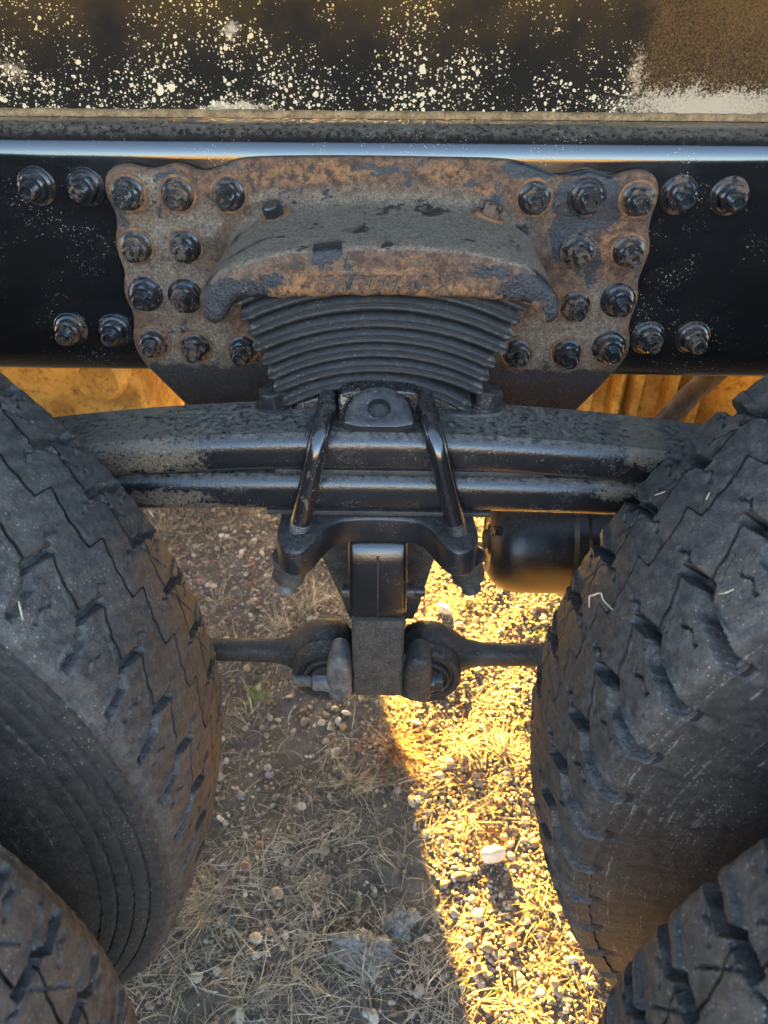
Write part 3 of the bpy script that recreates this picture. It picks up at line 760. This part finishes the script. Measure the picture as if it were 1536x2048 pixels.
v, f = revolve([(0, .03), (.01, .058), (.08, .060), (.10, .048), (.70, .048), (.72, .060), (.79, .058), (.80, .03)], 28, origin=(XC-.40, 1.27, .57), axis=(1, 0, 0))
ob('drive_shaft', mk('drive_shaft', v, f, 'dusty'), truck)

# ---- tyres
TR, TZ = .522, .512
def tyre_mesh(name, depth, mirror, ridges, fine=True, phase=0., centre=0):
    NP = 57
    LINES = ((-.047, 0, .0120), (.003, .42, .0105), (.050, .78, .0120)) if fine else ()
    tr = np.linspace(-.1045, .1045, 138 if fine else 9)
    for tc, _, _ in LINES:                        # grid lines that follow the thin rib cuts exactly
        tr = np.r_[tr[np.abs(tr-tc) > .0036], tc+np.array([-.0032, -.0024, -.0017, -.0013, 0, .0013, .0017, .0024, .0032])]
    tr = np.sort(tr)
    prof_side = [(.1065, .5015), (.1085, .4975)]
    rr = .4975; yy = .1085
    if ridges:
        for k in range(4): prof_side += [(yy+.0042, rr-.0008), (yy+.0050, rr-.0030), (yy+.0054, rr-.0125), (yy+.0030, rr-.0136)]; rr -= .0140; yy += .0034
    else:
        prof_side += [(.1100, .4900), (.1112, .4870), (.1090, .4860), (.1120, .475), (.1160, .462), (.1195, .45)]
    prof_side += [(.1270, .43), (.1335, .40), (.1355, .37), (.1335, .34), (.126, .315), (.116, .297), (.105, .288), (.085, .284)]
    ps = np.array(prof_side)
    lat = np.r_[-ps[::-1, 0], tr, ps[:, 0]]
    crown = lambda q: TR-.0135*np.abs(q/.1045)**2.4-.0055*np.clip((np.abs(q)-.09)/.0145, 0, 1)**2
    rad0 = np.r_[ps[::-1, 1], crown(tr), ps[:, 1]]
    # finely divided where the gap between the wheels shows it, coarse elsewhere
    th = np.r_[np.linspace(centre-86, centre+86, 1060, endpoint=False), np.linspace(centre+86, centre+274, 150, endpoint=False)]/360 if fine else np.arange(120)/120
    nl = len(lat); ntheta = len(th)
    S, T = np.meshgrid(th*NP+phase, lat, indexing='ij')
    if mirror: S = -S
    p_m = 2*math.pi*TR/NP                       # pitch in metres
    def line(dist, wd, soft): return 1-np.clip((np.abs(dist)-wd/2)/soft, 0, 1)
    fr = lambda x: x-np.floor(x)
    H = np.zeros_like(S)
    if fine:
        aT = np.abs(T)
        big = 1.0 if not ridges else .72
        T0 = T.copy(); cut = np.zeros_like(T)
        for tc, ph, A in LINES:
            u = np.clip((fr(S-ph+.05)-.05-.05)/.90, None, 1); un = fr(S-ph+.05)-.05
            kink = np.interp(un, [-.05, .05, .45, .58, .95], [1, 0, .30, .42, 1])     # thin run with a bend, then a wide step
            T = T+np.clip(1-np.abs(T0-tc)/.0235, 0, 1)*A*(2*kink-1)
            cut = np.maximum(cut, np.where(np.abs(T0-tc) < .0014, 1.0, 0))
        aT = np.abs(T)
        H = cut*(.85 if ridges else .55)
        for tc, ph, A in LINES:
            if abs(tc) < .02: continue             # the middle rib is only sliced
            ds = (fr(S-ph+.5)-.5)*p_m+(T-tc)*.35
            H = np.maximum(H, line(ds, .0080*big, .0016)*(np.abs(T-tc) < A+.0012)*(.95 if not ridges else .80))
        # shoulder grooves, bent like a hockey stick
        for sg, ph in ((-1, .0), (1, .78)):
            v = sg*T
            cen = np.interp(v, [.055, .064, .071, .088, .110], [-.02, .0, .16, .19, .34])
            ds = (fr(S-ph+cen+.5)-.5)*p_m+sg*.0035
            w_ = (.0080+.0030*np.clip((v-.058)/.04, 0, 1))*big
            H = np.maximum(H, line(ds, w_, .0018)*np.clip((v-.057)/.002, 0, 1))
            # thin link from the groove's inner end to the rib line
            d2 = (fr(S-ph-.45+.5)-.5)*p_m
            H = np.maximum(H, line(d2+(v-.058)*2.2, .0013, .0012)*((v > .044) & (v < .064))*.5)
            # short wavy sipes in the shoulder blocks and ribs
            d3 = (fr(S-ph-.55+.5)-.5)*p_m+.0024*np.sin(v*380)
            H = np.maximum(H, line(d3, .0007, .0011)*((v > .066) & (v < .090))*.34)
            d4 = (fr(S-ph-.05+.5)-.5)*p_m+.0024*np.sin(v*420)
            H = np.maximum(H, line(d4, .0007, .0011)*((v > .016) & (v < .034))*.34)
        if ridges: H *= 1-np.clip((aT-.090)/.010, 0, 1)
        else: H *= np.clip((.1120-aT)/.0055, 0, 1)*(1-.35*np.clip((aT-.098)/.006, 0, 1))
    side_ = (np.arange(nl) < len(ps)) | (np.arange(nl) >= nl-len(ps))
    rad = np.where(side_[None, :], rad0[None, :], crown(T))-H*depth
    if fine:                                     # wear: blocks not quite level, edges rounded off
        rad -= .0011*(np.abs(np.sin((np.floor(S+.5)*7.3+np.sign(T)*3.1)*12.9898)*43758.5) % 1)*(np.abs(T) < .1045)*np.clip((.1045-np.abs(T))/.01, 0, 1)
        rad -= (.0016 if ridges else .0045)*(1-fr(S-np.where(T < 0, 0, .78)))*np.clip((.1045-np.abs(T))/.012, 0, 1)*np.clip((np.abs(T)-.03)/.02, .25, 1)   # heel and toe wear
        rad += .0005*np.sin(S*2*math.pi*3+T*200)
    A = th[:, None]*2*math.pi*np.ones_like(T)
    TT = T+.0048*cut if fine else T                # the thin cuts lean under the rib beyond them
    V = np.stack([rad*np.cos(A), TT, rad*np.sin(A)], -1).reshape(-1, 3)
    idx = np.arange(ntheta*nl).reshape(ntheta, nl); nxt = np.roll(idx, -1, 0)
    F = np.stack([idx[:, :-1], idx[:, 1:], nxt[:, 1:], nxt[:, :-1]], -1).reshape(-1, 4)[:, ::-1]
    me = npmesh(name, V, F, 'tread')
    me.materials.append(M['side' if ridges else 'side_scuffed'])
    ns = len(ps); col = np.tile(np.r_[np.ones(ns-1, int), np.zeros(nl-1-2*(ns-1), int), np.ones(ns-1, int)], ntheta).astype(np.int32)
    me.polygons.foreach_set('material_index', col)
    if fine:
        me.set_sharp_from_angle(angle=R_(48))
        at = me.attributes.new('groove', 'FLOAT', 'POINT'); at.data.foreach_set('value', np.clip(H.ravel()*1.2, 0, 1).astype(np.float32))
        at = me.attributes.new('polar', 'FLOAT_VECTOR', 'POINT')
        pol = np.stack([A*1.0, np.broadcast_to(rad0[None, :], A.shape), T], -1).reshape(-1, 3)
        at.data.foreach_set('vector', pol.astype(np.float32).ravel())
    return me
t_left = tyre_mesh('tyre_worn', .0095, False, True, centre=17)
t_right = tyre_mesh('tyre_deep', .0240, True, False, phase=.3, centre=163)
t_far = tyre_mesh('tyre_far', .01, False, True, fine=False)
rim_v, rim_f = revolve([(-.09, .2845), (-.11, .300), (-.114, .296), (-.11, .27), (-.06, .262), (-.02, .255), (.02, .255), (.06, .262), (.11, .27), (.114, .296), (.11, .300), (.09, .2845)], 48, axis=(0, 1, 0))
rim_me = mk('rim', rim_v, rim_f, 'rim')
hub_v, hub_f = revolve([(-.05, .26), (-.03, .262), (.02, .23), (.05, .17), (.05, .02)], 48, axis=(0, 1, 0)); hub_me = mk('wheel_disc', hub_v, hub_f, 'rim')
YI, YO = .467, .137
for (sg, Y, me, lab) in ((-1, YI, t_left, 'worn inner tyre at left with ridged sidewall'), (1, YI, t_right, 'deep-lugged inner tyre at right with straw on its tread'),
                         (-1, YO, t_left, 'outer tyre in the bottom left corner'), (1, YO, t_right, 'outer tyre in the bottom right corner'),
                         (-1, 2.053, t_far, None), (1, 2.053, t_far, None), (-1, 2.398, t_far, None), (1, 2.398, t_far, None)):
    o = ob('tyre', me, truck, (XC+sg*.6817, Y, TZ))
    if lab: o['label'] = lab
    r_ = ob('rim', rim_me, o); d_ = ob('wheel_disc', hub_me, o)

# ------------------------------------------------------------------ ground cover
def ico(sub):
    bm = bmesh.new(); bmesh.ops.create_icosphere(bm, subdivisions=sub, radius=1); bm.verts.ensure_lookup_table()
    V = np.array([v.co for v in bm.verts]); F = np.array([[v.index for v in f.verts] for f in bm.faces]); bm.free(); return V, F
ICO = {1: ico(1), 2: ico(2)}
PAL = np.array([(.30, .22, .14), (.40, .31, .20), (.22, .15, .095), (.48, .41, .31), (.17, .125, .09), (.36, .24, .13), (.55, .50, .42), (.26, .12, .07), (.30, .27, .23), (.42, .36, .27)])
def vnoise(x, y, s, k=0):
    return np.array([mnoise.noise(Vector((a*s+k, b*s-k, k*.7))) for a, b in zip(x, y)])
def pebbles(n, r0, r1, seed, keep, sub=2):
    IV, IF = ICO[sub]
    g = np.random.default_rng(seed)
    x = g.uniform(-.72, .55, n); y = g.uniform(.22, 1.72, n)
    k = g.random(n) < keep(x, y); x, y = x[k], y[k]; n = len(x)
    r = (r0+(r1-r0)*g.random(n)**2.6)*np.where(y > .9, .85, 1.0)
    sh = np.stack([r*g.uniform(.8, 1.45, n), r*g.uniform(.75, 1.2, n), r*g.uniform(.42, .72, n)], -1)
    a = g.uniform(0, 6.28, n); tl = g.normal(0, .25, (n, 2))
    lump = 1+.16*np.sin(IV[None]@g.normal(0, 2.2, (n, 3, 1))+g.uniform(0, 6, (n, 1, 1)))
    L = IV[None]*lump*sh[:, None, :]
    c, s = np.cos(a)[:, None], np.sin(a)[:, None]
    X = L[..., 0]*c-L[..., 1]*s; Y = L[..., 0]*s+L[..., 1]*c; Z = L[..., 2]+tl[:, :1]*X+tl[:, 1:]*Y
    V = np.stack([X+x[:, None], Y+y[:, None], Z+(ground_h(x, y)+sh[:, 2]*g.uniform(-.25, .45, n))[:, None]], -1).reshape(-1, 3)
    F = (IF[None]+(np.arange(n)*len(IV))[:, None, None]).reshape(-1, 3)
    t = PAL[g.integers(0, len(PAL), n)]*g.uniform(.65, 1.2, (n, 1))
    return V, F, np.repeat(t, len(IV), 0)
def edge_x(y): return .009+(.936-y)*.21      # edge of the cast shadow; gravel is packed denser on its sunlit side
def keep_a(x, y):
    nz = vnoise(x, y, 7, 3.1)
    strip = np.clip((x-edge_x(y)+.02)/.03, 0, 1)
    upper = np.clip((y-.85)/.3, 0, 1)
    return np.clip(.32+.45*nz+.70*strip+.60*upper, .06, 1)
sets = [pebbles(9500, .0027, .0084, 11, keep_a), pebbles(26000, .0018, .0044, 12, keep_a, 1), pebbles(60000, .0020, .0040, 13, lambda x, y: ((x > edge_x(y)-.01) & (x < .34+.1*y))*.75, 1)]  # last set fills the sunlit strip, lightening its dark gaps
V1 = np.concatenate([q[0] for q in sets]); T1 = np.concatenate([q[2] for q in sets]); F1 = np.concatenate([sets[0][1], sets[1][1]+len(sets[0][0]), sets[2][1]+len(sets[0][0])+len(sets[1][0])])
gr = ob('gravel', npmesh('gravel', V1, F1, 'pebble', T1)); tag(gr, 'small tan gravel pebbles strewn over the soil', 'gravel', kind='stuff')

def blades(list_of, seed):
    """each blade: base x, y, heading, length, width, lift 0..1, tint"""
    g = np.random.default_rng(seed); n = len(list_of); A = np.array(list_of)
    x, y, hd, ln, wd, lift = A[:, :6].T; tint = A[:, 6:9]
    ns = 5; Vs = []; T = []
    curl = g.normal(0, .55, n); droop = g.uniform(.2, 1.4, n)
    px, py, pz = x.copy(), y.copy(), ground_h(x, y)+.001; el = np.arcsin(np.clip(lift, 0, 1)); h = hd.copy()
    pts = [np.stack([px, py, pz], -1)]; heads = [h.copy()]
    for k in range(ns):
        st = ln/ns
        px = px+np.cos(h)*np.cos(el)*st; py = py+np.sin(h)*np.cos(el)*st; pz = np.maximum(pz+np.sin(el)*st, .002+.003*g.random(n))
        pts.append(np.stack([px, py, pz], -1)); heads.append(h.copy())
        h = h+curl/ns+g.normal(0, .10, n); el = el-droop/ns*(.35+lift)
    V = []
    for k, (p, hh) in enumerate(zip(pts, heads)):
        wk = wd*(1-(k/ns)**2*.85)*.5; tw = .6*np.sin(hd*5+k*.5)
        off = np.stack([-np.sin(hh)*wk*np.cos(tw), np.cos(hh)*wk*np.cos(tw), wk*np.sin(tw)], -1)
        V += [p-off, p+off]
    V = np.stack(V, 1).reshape(-1, 3); m_ = 2*(ns+1)
    q = np.array([[2*k, 2*k+1, 2*k+3, 2*k+2] for k in range(ns)])
    F = (q[None]+(np.arange(n)*m_)[:, None, None]).reshape(-1, 4)
    return V, F, np.repeat(tint, m_, 0)
STRAW = np.array([(.48, .43, .32), (.34, .30, .23), (.56, .52, .43), (.22, .19, .145), (.44, .37, .25), (.34, .315, .27)])
GREEN = np.array([(.10, .17, .03), (.15, .20, .05)])
def tuft(g, cx, cy, n, spread, l0, l1, lift=(.2, .9), pal=STRAW, wd=(.0009, .0020)):
    o = []; lean = g.uniform(0, 6.283)
    for _ in range(n):
        a = g.uniform(0, 6.283); r = abs(g.normal(0, spread)); t = pal[g.integers(len(pal))]*g.uniform(.7, 1.15)
        o.append((cx+r*math.cos(a), cy+r*math.sin(a), (lean+g.normal(0, .8) if g.random() < .6 else a+g.normal(0, 1.0)), g.uniform(l0, l1), g.uniform(*wd), g.uniform(*lift), *t))
    return o
g = np.random.default_rng(5); B = []
# matted straw lying flat, thick at lower left
n = 17000; x = g.uniform(-.72, .5, n); y = g.uniform(.22, 1.7, n)
nz = vnoise(x, y, 5, 9.2)+.5*vnoise(x, y, 17, 4.4)
wgt = np.clip(.30+1.1*nz+.40*np.clip((.62-y)/.2, 0, 1)*(x < edge_x(y))-.34*np.clip((y-1.0)/.3, 0, 1)-.42*(x > edge_x(y)), .02, 1)
for i in np.nonzero(g.random(n) < wgt)[0]:
    t = STRAW[g.integers(len(STRAW))]*g.uniform(.6, 1.1)
    B.append((x[i], y[i], g.uniform(0, 6.283), g.uniform(.012, .058), g.uniform(.0007, .0017), g.uniform(0, .40), *t))
n = 5200; x = g.uniform(-.5, .12, n); y = g.uniform(.3, .70, n)
wgt = np.clip(.45+1.2*vnoise(x, y, 8, 2.2), 0, 1)*np.clip((.72-y)/.15, 0, 1)*(x < edge_x(y)-.01)
for i in np.nonzero(g.random(n) < wgt)[0]:
    t = STRAW[g.integers(3)]*g.uniform(.8, 1.25)
    B.append((x[i], y[i], g.normal(.3, 1.0)+math.pi*g.integers(2), g.uniform(.02, .075), g.uniform(.0008, .0020), g.uniform(.05, .5), *t))
# many small anonymous tufts
for k in range(170):
    cx, cy = g.uniform(-.6, .45), g.uniform(.3, 1.6)
    if mnoise.noise(Vector((cx*5+9.2, cy*5-9.2, 6.4))) < -.12 or (cx > edge_x(cy) and k % 3): continue
    B += tuft(g, cx, cy, int(g.uniform(12, 34)), .014, .02, .065)
for k in range(26):
    cx, cy = g.uniform(-.5, .35), g.uniform(.35, 1.5)
    B += tuft(g, cx, cy, 9, .012, .008, .022, (.1, .6), GREEN, (.0012, .0026))
V, F, T = blades(B, 21)
o = ob('dry_grass', npmesh('dry_grass', V, F, 'grass', T)); tag(o, 'matted dry straw coloured grass lying over the gravel', 'grass', kind='stuff')
# tufts one can point at
def tuft_obj(px, py, n, spread, l0, l1, lift, label, pal=STRAW, seed=1, wd=(.0010, .0022)):
    c = G(px, py, 0); gg = np.random.default_rng(seed); n = int(n*.7); spread = min(spread*1.3, .022); l0 *= .6; l1 *= .85
    V, F, T = blades(tuft(gg, 0, 0, n, spread, l0, l1, lift, pal, wd), seed)
    tag(ob('grass_tuft', npmesh('grass_tuft', V, F, 'grass', T), None, (c.x, c.y, 0)), label, 'grass tuft', 'grass tufts that stand out')
tuft_obj(615, 1215, 120, .016, .05, .11, (.3, .9), 'pale dry tuft behind the left torque rod eye', seed=2)
tuft_obj(510, 1400, 26, .010, .03, .07, (.4, .9), 'small green blades below the left torque rod', GREEN*1.3, 3, (.0016, .0034))
tuft_obj(705, 1570, 110, .012, .04, .09, (.25, .8), 'spreading dry tuft in the shade beside the sunlit edge', seed=4)
tuft_obj(430, 1810, 170, .022, .05, .11, (.15, .7), 'large dry tuft beside the left inner tyre near the ground', seed=6)
tuft_obj(735, 1965, 90, .012, .04, .085, (.2, .7), 'dry tuft in front of the grey clods', seed=8)
tuft_obj(790, 1500, 150, .03, .05, .11, (.3, .95), 'reddish dry grass along the edge of the sunlight', np.array([(.34, .18, .07), (.42, .24, .10), (.30, .2, .11)]), 9)
tuft_obj(1005, 1505, 110, .014, .04, .08, (.35, .95), 'sunlit golden tuft near the right inner tyre', seed=12)
tuft_obj(925, 1490, 110, .014, .04, .09, (.35, .95), 'sunlit golden tuft below the tower', seed=14)
tuft_obj(330, 1060, 70, .03, .04, .08, (.3, .9), 'tan tuft beside the upper end of the left tyre', seed=16)

def rock(name, px, py, s, mat, label, cat, seed, rough=.18, fl=.55, sub=3):
    V, F = ico(sub); gg = np.random.default_rng(seed); V = V.copy()
    for i, p in enumerate(V):
        q = Vector(p); d = 1-(.5*rough*abs(mnoise.noise(q*9+Vector((seed,)*3)))+.4*rough*abs(mnoise.noise(q*19)) if rough > .3 else 0)+rough*mnoise.noise(q*1.3+Vector((seed*3.1,)*3))*1.5+rough*.6*mnoise.noise(q*3.1+Vector((seed,)*3))+rough*.35*mnoise.noise(q*7+Vector((seed,)*3))
        V[i] = p*d
    V = V*np.array(s); c = G(px, py, 0)
    return tag(ob(name, npmesh(name, V, F, mat), None, (c.x, c.y, s[2]*fl), (0, 0, gg.uniform(0, 3))), label, cat)
rock('pale_stone', 985, 1712, (.020, .013, .011), 'rock', 'white stone lying in the sunlit gravel', 'stone', 3)
rock('pale_stone', 888, 1222, (.020, .011, .010), 'rock', 'white stone in the sunlight behind the tower', 'stone', 5)
rock('dirt_clod', 728, 1905, (.040, .022, .013), 'clod', 'larger crumbly grey clod among the dry grass', 'clod', 4, .5, .12, 5)
rock('dirt_clod', 803, 1843, (.022, .024, .009), 'clod', 'smaller grey clod between the larger one and the sunlight', 'clod', 9, .5, .12, 5)

# straw caught on the tyres
def tread_pt(sg, Y, ang, lat, lift=.0015):
    r = TR-.0135*abs(lat/.1045)**2.4+lift; return Vector((XC+sg*.6817-sg*r*math.cos(ang), Y+lat, TZ+r*math.sin(ang)))
def solve(px, py, sg, Y):
    best = None
    for a in np.linspace(-.2, 1.5, 171):
        for l in np.linspace(-.104, .104, 53):
            q = tread_pt(sg, Y, a, l)-Vector((0, 0, CAM_H)); z = q.dot(fw)
            e = (768+FPX*q.dot(rt)/z-px)**2+(1024-FPX*q.dot(up)/z-py)**2
            if best is None or e < best[0]: best = (e, a, l)
    return best[1], best[2]
def spline(p, k):
    p = [np.array(q) for q in p]; p = [2*p[0]-p[1]]+p+[2*p[-1]-p[-2]]; o = []
    for i in range(1, len(p)-2):
        for t in np.linspace(0, 1, k, endpoint=False):
            a, b, c, d = p[i-1:i+3]; o.append(.5*(2*b+(c-a)*t+(2*a-5*b+4*c-d)*t*t+(3*b-a-3*c+d)*t**3))
    return o+[p[-2]]
def straw(pxs, sg, Y, rad, label):
    pts = []
    for i, (x, y) in enumerate(pxs):
        a, l = solve(x, y, sg, Y); pts.append(tread_pt(sg, Y, a, l, .002+.002*math.sin(math.pi*i/(len(pxs)-1))))
    pts = [Vector(q) for q in spline(pts, 5)]
    v, f = tube(pts, [rad*(1-.5*abs(2*i/(len(pts)-1)-1)) for i in range(len(pts))], 8)
    return tag(ob('straw_stem', mk('straw_stem', v, f, 'straw'), None), label, 'straw', 'straw caught on the tyres')
straw([(1182, 1212), (1181, 1198), (1190, 1189), (1203, 1191), (1215, 1203), (1225, 1216)], 1, YI, .0009, 'curled pale straw on the tread of the right inner tyre')
straw([(36, 1198), (44, 1236)], -1, YI, .0007, 'short straight straw on the left inner tyre')
straw([(311, 1010), (316, 1024)], -1, YI, .0006, 'tiny straw on the left inner tyre below the leaf springs')
straw([(1312, 990), (1334, 984)], 1, YI, .0005, 'short pale straw lying across the right inner tyre below the leaf ends')
straw([(1408, 1000), (1424, 984)], 1, YI, .0005, 'short slanted straw near the right edge on the right inner tyre')
straw([(1442, 1192), (1452, 1186), (1463, 1180)], 1, YI, .0005, 'thin straw above the lowest lugs of the right inner tyre')
